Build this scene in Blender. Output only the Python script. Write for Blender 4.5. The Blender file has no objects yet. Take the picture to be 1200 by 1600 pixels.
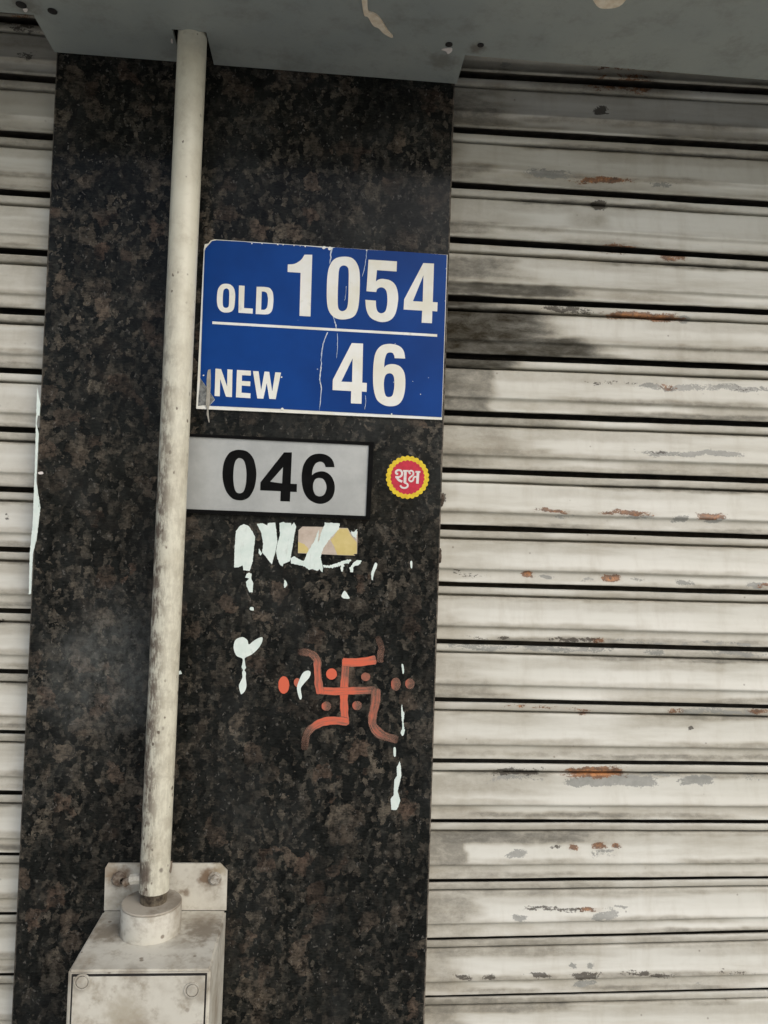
import bpy, bmesh, math, random
import numpy as np
from mathutils import Vector, Matrix, noise as mnoise
from mathutils.geometry import tessellate_polygon

random.seed(7)
rng = np.random.default_rng(7)
scene = bpy.context.scene
C = scene.collection

# ------------------------------------------------------------------ camera
EYE = 1.40                                   # eye height above the pavement
YAW, PITCH, ROLL = math.radians(4.289), math.radians(1.5495), math.radians(1.9724)
FOC = 1200.0                                 # focal length in pixels of a 1200 wide picture
CAM = Vector((0.0, -1.0, EYE))
fwd = Vector((math.sin(YAW)*math.cos(PITCH), math.cos(YAW)*math.cos(PITCH), math.sin(PITCH)))
r0 = Vector((math.cos(YAW), -math.sin(YAW), 0.0)); u0 = r0.cross(fwd)
rgt = math.cos(ROLL)*r0 + math.sin(ROLL)*u0
upv = -math.sin(ROLL)*r0 + math.cos(ROLL)*u0
cd = bpy.data.cameras.new('camera'); cam = bpy.data.objects.new('camera', cd); C.objects.link(cam)
cam.matrix_world = Matrix(((rgt.x, upv.x, -fwd.x, CAM.x), (rgt.y, upv.y, -fwd.y, CAM.y),
                           (rgt.z, upv.z, -fwd.z, CAM.z), (0, 0, 0, 1)))
cd.sensor_fit = 'HORIZONTAL'; cd.sensor_width = 36.0; cd.lens = 36.0*FOC/1200.0
cd.clip_start = 0.02; cd.clip_end = 3000
scene.camera = cam

# ------------------------------------------------------------------ light
SUN_EL, SUN_AZ = math.radians(36), math.radians(145)     # azimuth clockwise from +Y (into the wall)
world = bpy.data.worlds.new('World'); scene.world = world; world.use_nodes = True
wn = world.node_tree; bg = wn.nodes['Background']
sky = wn.nodes.new('ShaderNodeTexSky'); sky.sky_type = 'NISHITA'; sky.sun_disc = False
sky.sun_elevation = SUN_EL; sky.sun_rotation = SUN_AZ
sky.air_density = 0.9; sky.dust_density = 2.4; sky.ozone_density = 0.4
wn.links.new(sky.outputs[0], bg.inputs[0]); bg.inputs[1].default_value = 0.125
sd = bpy.data.lights.new('sun', 'SUN'); sun = bpy.data.objects.new('sun', sd); C.objects.link(sun)
sd.energy = 1.5; sd.angle = math.radians(60); sd.color = (1.0, 0.985, 0.95)
sdir = Vector((math.sin(SUN_AZ)*math.cos(SUN_EL), math.cos(SUN_AZ)*math.cos(SUN_EL), math.sin(SUN_EL)))
sun.rotation_euler = sdir.to_track_quat('Z', 'Y').to_euler()
vs = scene.view_settings
vs.view_transform = 'Standard'; vs.look = 'None'; vs.gamma = 1.0; vs.use_curve_mapping = False
vs.exposure = 0.06

# ------------------------------------------------------------------ measuring helpers
def ray(px, py):
    return ((px-600.0)*rgt - (py-800.0)*upv)/FOC + fwd
def P(px, py, d=0.0):                        # point of the photograph on the upright plane d metres in front of the pillar
    v = ray(px, py); return CAM + v*((1.0-d)/v.y)
def PZ(px, py, z):                           # the same on a level plane at height z
    v = ray(px, py); return CAM + v*((z-EYE)/v.z)

# ------------------------------------------------------------------ material helpers
class NT:
    def __init__(s, name):
        s.m = bpy.data.materials.new(name); s.m.use_nodes = True
        s.t = s.m.node_tree; s.b = s.t.nodes['Principled BSDF']; s.out = s.t.nodes['Material Output']
        s.co = s.t.nodes.new('ShaderNodeNewGeometry').outputs['Position']
    def n(s, kind, **kw):
        n = s.t.nodes.new(kind)
        for k, v in kw.items(): setattr(n, k, v)
        return n
    def put(s, sock, v):
        if isinstance(v, bpy.types.NodeSocket): s.t.links.new(v, sock)
        elif isinstance(v, (tuple, list)) and len(v) == 3 and sock.type == 'RGBA': sock.default_value = (*v, 1)
        else: sock.default_value = v
    def math(s, op, a, b=0.0, c=None, clamp=False):
        n = s.n('ShaderNodeMath', operation=op); n.use_clamp = clamp
        s.put(n.inputs[0], a); s.put(n.inputs[1], b)
        if c is not None: s.put(n.inputs[2], c)
        return n.outputs[0]
    def mapr(s, v, a, b, lo=0.0, hi=1.0):
        n = s.n('ShaderNodeMapRange'); n.interpolation_type = 'SMOOTHSTEP'
        s.put(n.inputs[0], v); s.put(n.inputs[1], a); s.put(n.inputs[2], b); s.put(n.inputs[3], lo); s.put(n.inputs[4], hi)
        return n.outputs[0]
    def scale(s, v=(1, 1, 1), off=(0, 0, 0), rot=(0, 0, 0), src=None):
        n = s.n('ShaderNodeMapping'); s.put(n.inputs[0], src or s.co)
        n.inputs[1].default_value = off; n.inputs[2].default_value = rot; n.inputs[3].default_value = v
        return n.outputs[0]
    def noise(s, sc, det=4.0, rough=0.55, dist=0.0, src=None):
        n = s.n('ShaderNodeTexNoise'); s.put(n.inputs['Vector'], src or s.co)
        n.inputs['Scale'].default_value = sc; n.inputs['Detail'].default_value = det
        n.inputs['Roughness'].default_value = rough; n.inputs['Distortion'].default_value = dist
        return n.outputs['Fac'], n.outputs['Color']
    def voro(s, sc, src=None, feat='F1'):
        n = s.n('ShaderNodeTexVoronoi', feature=feat); s.put(n.inputs['Vector'], src or s.co)
        n.inputs['Scale'].default_value = sc
        return n
    def mix(s, f, a, b, mode='MIX'):
        n = s.n('ShaderNodeMix', data_type='RGBA', blend_type=mode)
        s.put(n.inputs['Factor'], f); s.put(n.inputs['A'], a); s.put(n.inputs['B'], b)
        return n.outputs['Result']
    def attr(s, name):
        n = s.n('ShaderNodeAttribute', attribute_name=name); return n.outputs['Fac']
    def spot(s, c, r, wob=0.5, sc=90.0):     # ragged stain round a point
        n = s.n('ShaderNodeVectorMath', operation='DISTANCE'); s.put(n.inputs[0], s.co); n.inputs[1].default_value = c
        s.cache = getattr(s, 'cache', {})
        if sc not in s.cache: s.cache[sc] = s.noise(sc, 4)[0]
        f = s.cache[sc]
        d = s.math('ADD', n.outputs['Value'], s.math('MULTIPLY', s.math('SUBTRACT', f, 0.5), 2*r*wob))
        return s.mapr(d, r*1.25, r*0.25)
    def bump(s, h, strength=0.3, dist=0.002):
        n = s.n('ShaderNodeBump'); s.put(n.inputs['Height'], h)
        n.inputs['Strength'].default_value = strength; n.inputs['Distance'].default_value = dist
        s.t.links.new(n.outputs[0], s.b.inputs['Normal'])
    def done(s, col, rough=0.5, metal=0.0, spec=None):
        s.put(s.b.inputs['Base Color'], col); s.put(s.b.inputs['Roughness'], rough); s.put(s.b.inputs['Metallic'], metal)
        if spec is not None: s.put(s.b.inputs['Specular IOR Level'], spec)
        return s.m

def granite(name, edge=False):
    k = NT(name)
    _, nc = k.noise(55, 4, 0.7)
    warp = k.n('ShaderNodeVectorMath', operation='MULTIPLY_ADD')
    k.put(warp.inputs[0], nc); warp.inputs[1].default_value = (0.020,)*3; k.put(warp.inputs[2], k.co)
    w = warp.outputs[0]
    big = k.voro(46, k.scale((1, 1, 0.9), src=w)); small = k.voro(140, k.scale((1.15, 1, 0.75), src=w)); tiny = k.voro(330, k.scale((1, 1, 0.6), src=w))
    big.distance = 'CHEBYCHEV'; small.distance = 'CHEBYCHEV'
    sb = k.n('ShaderNodeSeparateColor'); k.put(sb.inputs[0], big.outputs['Color'])
    ss = k.n('ShaderNodeSeparateColor'); k.put(ss.inputs[0], small.outputs['Color'])
    st = k.n('ShaderNodeSeparateColor'); k.put(st.inputs[0], tiny.outputs['Color'])
    clus, _ = k.noise(9, 4, 0.6)
    fine, _ = k.noise(240, 4, 0.75, src=k.scale((0.6, 1, 1.7)))
    grain, _ = k.noise(90, 5, 0.75)
    col = k.mix(k.mapr(fine, 0.3, 0.75), (0.0040, 0.0045, 0.0042), (0.015, 0.016, 0.0145))
    col = k.mix(1.0, col, k.mix(ss.outputs[2], (0.55, 0.55, 0.55), (1.35, 1.35, 1.3)), 'MULTIPLY')
    patchy = k.mapr(k.noise(8.0, 5, 0.65)[0], 0.36, 0.62, 0.28, 1.0)
    # grey feldspar, then the larger brown crystals, then pale flecks
    g = k.math('MULTIPLY', k.mapr(k.math('ADD', ss.outputs[0], k.math('MULTIPLY', clus, 0.7)), 0.74, 1.16), k.mapr(grain, 0.36, 0.62))
    gc = k.mix(ss.outputs[1], (0.050, 0.048, 0.040), (0.140, 0.118, 0.090))
    col = k.mix(k.math('MULTIPLY', k.math('MULTIPLY', g, patchy), k.mapr(fine, 0.25, 0.7, 0.35, 1.0)), col, gc)
    bm_ = k.mapr(k.math('ADD', sb.outputs[0], k.math('MULTIPLY', clus, 0.55)), 1.02, 1.18)
    bm_ = k.math('MULTIPLY', bm_, k.mapr(k.math('ADD', grain, k.math('MULTIPLY', fine, 0.6)), 0.62, 0.95, 0.05, 1.0))
    brown = k.mix(sb.outputs[1], (0.105, 0.070, 0.050), (0.135, 0.116, 0.088))
    brown = k.mix(1.0, brown, k.mix(ss.outputs[2], (0.50, 0.50, 0.50), (1.12, 1.12, 1.12)), 'MULTIPLY')
    col = k.mix(k.math('MULTIPLY', k.math('MULTIPLY', bm_, patchy), 0.95), col, brown)
    fl = k.math('MULTIPLY', k.mapr(st.outputs[0], 0.90, 0.96), k.mapr(tiny.outputs['Distance'], 0.5, 0.2))
    col = k.mix(k.math('MULTIPLY', fl, 0.5), col, (0.15, 0.14, 0.125))
    # settled street dust, and one pale grey patch at the left
    hz, _ = k.noise(5.5, 5, 0.65)
    streak, _ = k.noise(14, 5, 0.7, src=k.scale((1.0, 1.0, 0.25)))
    dust_pale = k.math('MULTIPLY', k.mapr(hz, 0.48, 0.75), 0.10)
    dust_pale = k.math('ADD', dust_pale, k.math('MULTIPLY', k.mapr(streak, 0.5, 0.8), 0.05))
    q = P(165, 1035); dd = k.spot(q, 0.085, 0.9, 16)
    dust_pale = k.math('ADD', dust_pale, k.math('MULTIPLY', dd, k.mapr(grain, 0.3, 0.7, 0.08, 0.34)))
    col = k.mix(dust_pale, col, (0.19, 0.20, 0.19))
    if edge: col = k.mix(k.mapr(grain, 0.35, 0.65, 0.1, 0.6), col, (0.24, 0.21, 0.17))
    k.bump(fine, 0.06, 0.0006)
    rr = k.math('ADD', k.mapr(hz, 0.35, 0.75, 0.12, 0.30), k.math('MULTIPLY', dust_pale, 0.8))
    return k.done(col, 0.8 if edge else rr, 0.0, 0.10)

def shutter_paint(name):
    k = NT(name)
    lo, _ = k.noise(3.0, 4)
    st, _ = k.noise(11, 6, 0.68, src=k.scale((0.30, 1, 2.4)))
    vert, _ = k.noise(34, 5, 0.65, src=k.scale((1.0, 1, 0.10)))
    fine, _ = k.noise(420, 3, 0.6)
    rag, _ = k.noise(70, 6, 0.8, 0.4, src=k.scale((0.55, 1, 1.3)))
    mott, _ = k.noise(24, 6, 0.75)
    col = k.mix(k.mapr(lo, 0.3, 0.7), (0.565, 0.555, 0.485), (0.635, 0.628, 0.565))
    col = k.mix(k.mapr(st, 0.44, 0.76, 0, 0.55), col, (0.36, 0.33, 0.255))
    col = k.mix(k.mapr(vert, 0.46, 0.80, 0, 0.42), col, (0.38, 0.345, 0.27))
    col = k.mix(k.mapr(mott, 0.52, 0.78, 0, 0.30), col, (0.45, 0.43, 0.36))
    # small specks of dirt
    sp = k.voro(75); spc = k.n('ShaderNodeSeparateColor'); k.put(spc.inputs[0], sp.outputs['Color'])
    spm = k.math('MULTIPLY', k.mapr(spc.outputs[0], 0.90, 0.96), k.mapr(sp.outputs['Distance'], 0.15, 0.05))
    col = k.mix(k.math('MULTIPLY', spm, 0.6), col, (0.16, 0.135, 0.11))
    soot = k.attr('soot'); bare = k.attr('bare'); rust = k.attr('rust'); dark = k.attr('dark')
    sm = k.math('MULTIPLY', soot, k.mapr(k.math('ADD', k.math('MULTIPLY', rag, 0.5), k.math('MULTIPLY', st, 0.5)), 0.30, 0.62, 0.92, 1.12), clamp=True)
    patch = k.mapr(k.math('ADD', k.math('MULTIPLY', mott, 0.6), k.math('MULTIPLY', rag, 0.4)), 0.34, 0.62, 0.66, 1.12)
    weak = k.mapr(sm, 0.45, 0.95)                      # thick soot is even, thin grime is patchy
    sm = k.math('MULTIPLY', sm, k.math('ADD', k.math('MULTIPLY', weak, k.math('SUBTRACT', 1.0, patch)), patch), clamp=True)
    col = k.mix(sm, col, k.mix(k.mapr(sm, 0.25, 0.85), (0.170, 0.128, 0.064), (0.030, 0.025, 0.016)))
    jag = k.math('MULTIPLY', k.math('SUBTRACT', k.math('ADD', k.math('MULTIPLY', rag, 0.75), k.math('MULTIPLY', fine, 0.25)), 0.5), 2.9)
    def edge(a, lo=0.36, hi=0.50): return k.math('MULTIPLY', k.mapr(k.math('ADD', a, jag), lo, hi), k.mapr(a, 0.04, 0.16))
    col = k.mix(k.math('MULTIPLY', k.mapr(rust, 0.05, 0.8), 0.28), col, (0.30, 0.20, 0.12))
    eb = edge(bare)
    col = k.mix(k.math('MULTIPLY', eb, 0.85), col, k.mix(k.mapr(mott, 0.35, 0.65), (0.20, 0.205, 0.185), (0.30, 0.30, 0.275)))
    rc, _ = k.noise(120, 5, 0.75)
    rcol = k.mix(k.mapr(rc, 0.50, 0.66), k.mix(k.mapr(rc, 0.34, 0.50), (0.075, 0.045, 0.030), (0.16, 0.075, 0.036)), (0.36, 0.15, 0.05))
    rcol = k.mix(k.math('MULTIPLY', k.mapr(rust, 0.62, 0.92), k.mapr(rc, 0.36, 0.56)), rcol, (0.50, 0.205, 0.065))
    col = k.mix(k.math('MULTIPLY', edge(rust), 0.9), col, rcol)
    col = k.mix(k.math('MULTIPLY', edge(dark), 0.86), col, (0.050, 0.042, 0.033))
    den, _ = k.noise(6, 2)
    h = k.math('ADD', den, k.math('ADD', k.math('MULTIPLY', fine, 0.02), k.math('MULTIPLY', eb, -0.05)))
    k.bump(h, 0.25, 0.004)
    rr = k.math('ADD', k.mapr(st, 0.3, 0.8, 0.38, 0.60), k.math('MULTIPLY', sm, 0.3))
    return k.done(col, rr, 0.0, k.math('MULTIPLY', k.math('SUBTRACT', 1.0, sm), 0.4))

def metal_paint(name, base, dirt, amount=0.5, spots=(), rough=0.5, pole=False):
    k = NT(name)
    lo, _ = k.noise(16, 5, 0.65); fi, _ = k.noise(130, 5, 0.7); bl, _ = k.noise(45, 5, 0.7)
    col = k.mix(k.mapr(lo, 0.40, 0.74, 0, amount), base, dirt)
    col = k.mix(k.mapr(bl, 0.50, 0.72, 0, amount*0.8), col, dirt)
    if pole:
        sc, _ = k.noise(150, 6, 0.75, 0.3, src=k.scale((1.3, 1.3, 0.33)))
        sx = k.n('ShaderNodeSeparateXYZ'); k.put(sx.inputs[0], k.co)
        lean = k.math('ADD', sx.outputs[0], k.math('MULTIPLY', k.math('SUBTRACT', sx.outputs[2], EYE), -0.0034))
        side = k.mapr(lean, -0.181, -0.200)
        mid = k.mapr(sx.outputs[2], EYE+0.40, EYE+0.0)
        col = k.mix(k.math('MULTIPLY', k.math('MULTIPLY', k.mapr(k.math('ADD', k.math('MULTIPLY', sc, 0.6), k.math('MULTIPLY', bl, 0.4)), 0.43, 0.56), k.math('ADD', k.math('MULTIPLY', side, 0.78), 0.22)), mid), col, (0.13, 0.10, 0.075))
        pk = k.voro(170, k.scale((1, 1, 0.75))); pc = k.n('ShaderNodeSeparateColor'); k.put(pc.inputs[0], pk.outputs['Color'])
        low = k.mapr(sx.outputs[2], EYE-0.10, EYE-0.45, 0.035, 0.27)
        chip = k.math('MULTIPLY', k.mapr(k.math('SUBTRACT', pc.outputs[0], k.math('SUBTRACT', 1.0, low)), -0.02, 0.03), k.mapr(k.math('ADD', pk.outputs['Distance'], k.math('MULTIPLY', k.math('SUBTRACT', fi, 0.5), 0.8)), 0.36, 0.20))
        col = k.mix(k.math('MULTIPLY', chip, 0.85), col, (0.075, 0.05, 0.032))
    else:
        pk = k.voro(70); pc = k.n('ShaderNodeSeparateColor'); k.put(pc.inputs[0], pk.outputs['Color'])
        chip = k.math('MULTIPLY', k.mapr(pc.outputs[0], 0.80, 0.86), k.mapr(pk.outputs['Distance'], 0.22, 0.10))
        col = k.mix(k.math('MULTIPLY', chip, 0.75), col, (0.12, 0.085, 0.055))
    for c, r, cc, a in spots:
        col = k.mix(k.math('MULTIPLY', k.spot(c, r, 0.9, 110), a), col, cc)
    k.bump(k.math('ADD', lo, k.math('MULTIPLY', fi, 0.25)), 0.18, 0.002)
    return k.done(col, k.mapr(lo, 0.3, 0.7, rough-0.08, rough+0.15), 0.0, 0.4)

def simple(name, a, b, sc=120, rough=0.5, metal=0.0, spec=0.4, bump=0.0):
    k = NT(name); f, _ = k.noise(sc, 5, 0.65)
    if bump: k.bump(f, bump, 0.001)
    return k.done(k.mix(k.mapr(f, 0.3, 0.7), a, b), rough, metal, spec)

def blue_enamel():
    k = NT('blue_enamel'); lo, _ = k.noise(9, 4); fi, _ = k.noise(60, 6, 0.75, src=k.scale((2.2, 1, 0.25)))
    col = k.mix(k.mapr(lo, 0.3, 0.7), (0.003, 0.036, 0.180), (0.004, 0.050, 0.240))
    col = k.mix(k.mapr(fi, 0.68, 0.85, 0, 0.25), col, (0.10, 0.16, 0.32))
    pk = k.voro(110); pc = k.n('ShaderNodeSeparateColor'); k.put(pc.inputs[0], pk.outputs['Color'])
    col = k.mix(k.math('MULTIPLY', k.math('MULTIPLY', k.mapr(pc.outputs[0], 0.965, 0.98), k.mapr(pk.outputs['Distance'], 0.12, 0.06)), 0.6), col, (0.5, 0.55, 0.62))
    k.bump(lo, 0.08, 0.002)
    return k.done(col, 0.30, 0.0, 0.12)

def sign_white():
    k = NT('aged_white_film'); lo, _ = k.noise(14, 5, 0.65); fi, _ = k.noise(90, 5)
    col = k.mix(k.mapr(lo, 0.35, 0.68), (0.80, 0.81, 0.77), (0.72, 0.70, 0.58))
    col = k.mix(k.mapr(fi, 0.62, 0.8, 0, 0.3), col, (0.38, 0.35, 0.28))
    return k.done(col, 0.45, 0.0, 0.35)

def brushed():
    k = NT('brushed_aluminium'); f, _ = k.noise(300, 4, 0.6, src=k.scale((0.05, 1, 1))); lo, _ = k.noise(18, 5, 0.7)
    col = k.mix(k.mapr(lo, 0.3, 0.75), (0.36, 0.37, 0.355), (0.46, 0.47, 0.45))
    k.bump(f, 0.05, 0.0005)
    return k.done(col, 0.40, 0.35, 0.3)

def brush_paint(name, full, thin):
    k = NT(name); op = k.attr('wear'); f, _ = k.noise(120, 5, 0.7); g, _ = k.noise(40, 4, 0.6)
    a = k.math('ADD', op, k.math('MULTIPLY', k.math('SUBTRACT', f, 0.5), 0.45))
    a = k.math('ADD', a, k.math('MULTIPLY', k.math('SUBTRACT', g, 0.5), 0.35))
    col = k.mix(k.mapr(a, 0.35, 0.95), thin, full)
    k.done(col, 0.65, 0.0, 0.25); k.put(k.b.inputs['Alpha'], k.mapr(a, -0.05, 0.75))
    return k.m

def daub_paint():
    k = NT('pale_green_white_paint'); f, _ = k.noise(60, 5, 0.6); st, _ = k.noise(150, 6, 0.75, src=k.scale((1.0, 1.0, 0.22))); d, _ = k.noise(300, 4, 0.7)
    col = k.mix(k.mapr(f, 0.3, 0.7), (0.60, 0.70, 0.645), (0.72, 0.79, 0.74))
    col = k.mix(k.mapr(st, 0.56, 0.72, 0, 0.35), col, (0.36, 0.38, 0.34))
    k.bump(k.math('ADD', st, f), 0.35, 0.0012)
    k.done(col, 0.5, 0.0, 0.35); k.put(k.b.inputs['Alpha'], k.mapr(k.math('ADD', k.math('MULTIPLY', st, 0.7), k.math('MULTIPLY', d, 0.3)), 0.33, 0.39))
    return k.m

M = dict(
    granite=granite('polished_brown_granite'), granite_edge=granite('sawn_granite_edge', True),
    shutter=shutter_paint('weathered_cream_shutter_paint'),
    blue=blue_enamel(), white=sign_white(), alu=brushed(),
    black=simple('black_enamel', (0.003, 0.003, 0.003), (0.006, 0.006, 0.006), 40, 0.4, 0, 0.05),
    plate=simple('galvanised_plate', (0.05, 0.055, 0.055), (0.26, 0.27, 0.26), 170, 0.5, 0.2),
    crack=simple('cracked_film_white', (0.30, 0.40, 0.55), (0.62, 0.66, 0.68), 90, 0.6),
    paint=daub_paint(),
    drip=simple('dried_beige_drip', (0.27, 0.26, 0.22), (0.38, 0.36, 0.31), 120, 0.6),
    red=brush_paint('vermilion_brush_paint', (0.62, 0.125, 0.065), (0.22, 0.125, 0.09)),
    yellow=simple('yellow_foil', (0.62, 0.42, 0.008), (0.76, 0.58, 0.02), 200, 0.4),
    crimson=simple('crimson_foil', (0.42, 0.008, 0.030), (0.56, 0.014, 0.045), 150, 0.4),
    letter=simple('sticker_white', (0.62, 0.56, 0.52), (0.74, 0.70, 0.66), 200, 0.5),
    paper=simple('stained_paper', (0.44, 0.36, 0.29), (0.56, 0.48, 0.40), 70, 0.8),
    ochre=simple('yellow_paper', (0.55, 0.44, 0.16), (0.62, 0.51, 0.22), 60, 0.8),
    rusty=simple('rusty_steel', (0.11, 0.07, 0.045), (0.32, 0.27, 0.21), 160, 0.7, 0.2, 0.4, 0.4),
    steel=simple('dull_steel', (0.20, 0.17, 0.13), (0.44, 0.42, 0.37), 260, 0.6, 0.1),
    neck=simple('scuffed_grey_pipe', (0.030, 0.022, 0.015), (0.22, 0.185, 0.13), 85, 0.5, 0.2),
    peel=simple('peeled_cream_paint', (0.66, 0.54, 0.38), (0.80, 0.72, 0.58), 110, 0.8),
    inner=simple('slot_shade_steel', (0.045, 0.040, 0.032), (0.10, 0.088, 0.070), 60, 0.7, 0.0, 0.2),  # dark colour stands in for the shade inside the slat gaps
    dark=simple('dark_hole', (0.012, 0.011, 0.010), (0.02, 0.018, 0.016), 80, 0.9),
    lump=simple('dirty_mortar', (0.04, 0.03, 0.022), (0.14, 0.11, 0.085), 260, 0.95, 0, 0.2, 0.6),
)

# ------------------------------------------------------------------ mesh helpers
def link(name, me, mat, parent=None):
    o = bpy.data.objects.new(name, me); C.objects.link(o)
    if mat: me.materials.append(mat)
    if parent: o.parent = parent; o.matrix_parent_inverse = Matrix.Translation(parent.location).inverted()
    return o
def tag(o, label, cat=None, group=None, kind=None):
    if label: o['label'] = label
    if cat: o['category'] = cat
    if group: o['group'] = group
    if kind: o['kind'] = kind
    return o
def thing(name, loc, label, cat, group=None):
    o = bpy.data.objects.new(name, None); C.objects.link(o); o.location = loc; o.empty_display_size = 0.05
    return tag(o, label, cat, group)
def from_bm(name, bm, mat, parent=None, smooth=False):
    bmesh.ops.recalc_face_normals(bm, faces=bm.faces)
    me = bpy.data.meshes.new(name); bm.to_mesh(me); bm.free()
    if smooth: me.polygons.foreach_set('use_smooth', [True]*len(me.polygons))
    return link(name, me, mat, parent)
def box(name, lo, hi, mat, parent=None, bevel=0.0, seg=2):
    bm = bmesh.new()
    bmesh.ops.create_cube(bm, size=1.0)
    for v in bm.verts: v.co = Vector([lo[i] + (v.co[i]+0.5)*(hi[i]-lo[i]) for i in range(3)])
    if bevel: bmesh.ops.bevel(bm, geom=bm.edges[:], offset=bevel, segments=seg, affect='EDGES', profile=0.6)
    return from_bm(name, bm, mat, parent)
def sheet(name, conts, mat, parent, thick, direction=Vector((0, 1, 0))):
    """contours of 3-D points on one plane (outline first, then holes), made into a thin solid"""
    tris = tessellate_polygon(conts); pts = [p for c in conts for p in c]; n = len(pts)
    verts = [tuple(p) for p in pts] + [tuple(p + direction*thick) for p in pts]; faces = []
    for a, b, c in tris: faces.append((a, b, c)); faces.append((c+n, b+n, a+n))
    s = 0
    for c in conts:
        m = len(c)
        for i in range(m): faces.append((s+i, s+(i+1) % m, s+(i+1) % m+n, s+i+n))
        s += m
    me = bpy.data.meshes.new(name); me.from_pydata(verts, [], faces)
    bm = bmesh.new(); bm.from_mesh(me); bmesh.ops.remove_doubles(bm, verts=bm.verts, dist=1e-6); bm.to_mesh(me)
    bpy.data.meshes.remove(me) if False else None
    bpy.data.meshes.remove(me)
    return from_bm(name, bm, mat, parent)
def crom(pts, closed=True, n=5):
    """smooth curve through points; a point with a third entry keeps a sharp corner"""
    out = []; N = len(pts)
    rngi = range(N if closed else N-1)
    for i in rngi:
        p1, p2 = pts[i], pts[(i+1) % N]
        s1, s2 = len(p1) > 2, len(p2) > 2
        a = Vector(p1[:2]); b = Vector(p2[:2])
        p0 = Vector(pts[i-1][:2]) if (closed or i > 0) else a
        p3 = Vector(pts[(i+2) % N][:2]) if (closed or i+2 < N) else b
        if s1 and s2: out.append(a); continue
        t1 = (b-p0)*0.5 if not s1 else (b-a)*0.6
        t2 = (p3-a)*0.5 if not s2 else (b-a)*0.6
        for j in range(n):
            t = j/n; t_2 = t*t; t_3 = t_2*t
            out.append((2*t_3-3*t_2+1)*a + (t_3-2*t_2+t)*t1 + (-2*t_3+3*t_2)*b + (t_3-t_2)*t2)
    if not closed: out.append(Vector(pts[-1][:2]))
    return out
def zmap(ox, oy, s):                          # coordinates read in an enlargement of the photograph
    return lambda p: (ox + p[0]/s, oy + p[1]/s)
def cut(name, conts, zm, d, mat, parent, thick=0.0004, smooth=(True,), rough=0.0):
    cs = []
    for i, c in enumerate(conts):
        sm = smooth[min(i, len(smooth)-1)]
        pts = crom(c) if sm else [Vector(q[:2]) for q in c]
        if rough:
            dense = []
            for j, q in enumerate(pts):
                nx = pts[(j+1) % len(pts)]; L = (nx-q).length; m = max(1, int(L/7))
                for t in range(m): dense.append(q.lerp(nx, t/m))
            pts = [q + Vector((mnoise.noise(Vector((q.x*.13, q.y*.13, 1))), mnoise.noise(Vector((q.x*.13, q.y*.13, 9)))))*rough for q in dense]
        cs.append([P(*zm(q), d) for q in pts])
    return sheet(name, cs, mat, parent, thick)
def tube(name, pts, rad, mat, parent=None, seg=12, caps=True):
    bm = bmesh.new(); rings = []
    rads = rad if isinstance(rad, (list, tuple)) else [rad]*len(pts)
    for i, p in enumerate(pts):
        p = Vector(p)
        d = (Vector(pts[min(i+1, len(pts)-1)]) - Vector(pts[max(i-1, 0)])).normalized()
        a = d.orthogonal().normalized() if abs(d.z) < 0.9 else Vector((1, 0, 0))
        a = (a - d*a.dot(d)).normalized(); b = d.cross(a)
        rings.append([bm.verts.new(p + (a*math.cos(2*math.pi*k/seg) + b*math.sin(2*math.pi*k/seg))*rads[i]) for k in range(seg)])
    for i in range(len(rings)-1):
        for k in range(seg): bm.faces.new((rings[i][k], rings[i][(k+1) % seg], rings[i+1][(k+1) % seg], rings[i+1][k]))
    if caps: bm.faces.new(rings[0]); bm.faces.new(rings[-1])
    o = from_bm(name, bm, mat, parent)
    for f in o.data.polygons: f.use_smooth = True
    o.data.set_sharp_from_angle(angle=math.radians(38))
    return o
def lathe(name, base, axis, prof, mat, parent=None, seg=24):
    """prof: (distance along the axis, radius)"""
    axis = Vector(axis).normalized()
    return tube(name, [Vector(base) + axis*a for a, _ in prof], [r for _, r in prof], mat, parent, seg)
def ribbon(name, zpts, w, zm, d, mat, parent, wear, thick=0.0003):
    w = w*0.93
    """brush stroke: centre line in enlargement coordinates, width, wear at start and end"""
    line = crom(zpts, closed=False, n=8); n = len(line); verts = []; wv = []; faces = []
    across = 11
    for i, q in enumerate(line):
        t = (line[min(i+1, n-1)] - line[max(i-1, 0)]).normalized(); nrm = Vector((-t.y, t.x)); f = i/(n-1)
        ww = w*(1 + 0.22*mnoise.noise(Vector((q.x*.02, q.y*.02, 3))))
        endf = min(1.0, f*14+0.6, (1-f)*14+0.6)
        for j in range(across):
            u = j/(across-1)*2-1
            verts.append(tuple(P(*zm(q + nrm*u*ww*0.5*endf), d)))
            base = np.interp(f, [x for x, _ in wear], [y for _, y in wear])
            lane = mnoise.noise(Vector((j*1.9+w, i*0.10, zpts[0][0]*.01)))
            wv.append(base*0.88*(1.0 + 0.42*lane) - (0.30 if abs(u) > 0.95 else 0))
    for i in range(n-1):
        for j in range(across-1):
            a = i*across+j; faces.append((a, a+1, a+across+1, a+across))
    m = len(verts)
    verts += [(x, y+thick, z) for x, y, z in verts]; wv += wv
    faces += [tuple(v+m for v in f[::-1]) for f in faces]
    rim = [j for j in range(across)] + [i*across+across-1 for i in range(1, n)] + [(n-1)*across+j for j in range(across-2, -1, -1)] + [i*across for i in range(n-2, 0, -1)]
    for a, b in zip(rim, rim[1:]+rim[:1]): faces.append((a, b, b+m, a+m))
    me = bpy.data.meshes.new(name); me.from_pydata(verts, [], faces)
    at = me.attributes.new('wear', 'FLOAT', 'POINT'); at.data.foreach_set('value', wv)
    return link(name, me, mat, parent)

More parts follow.
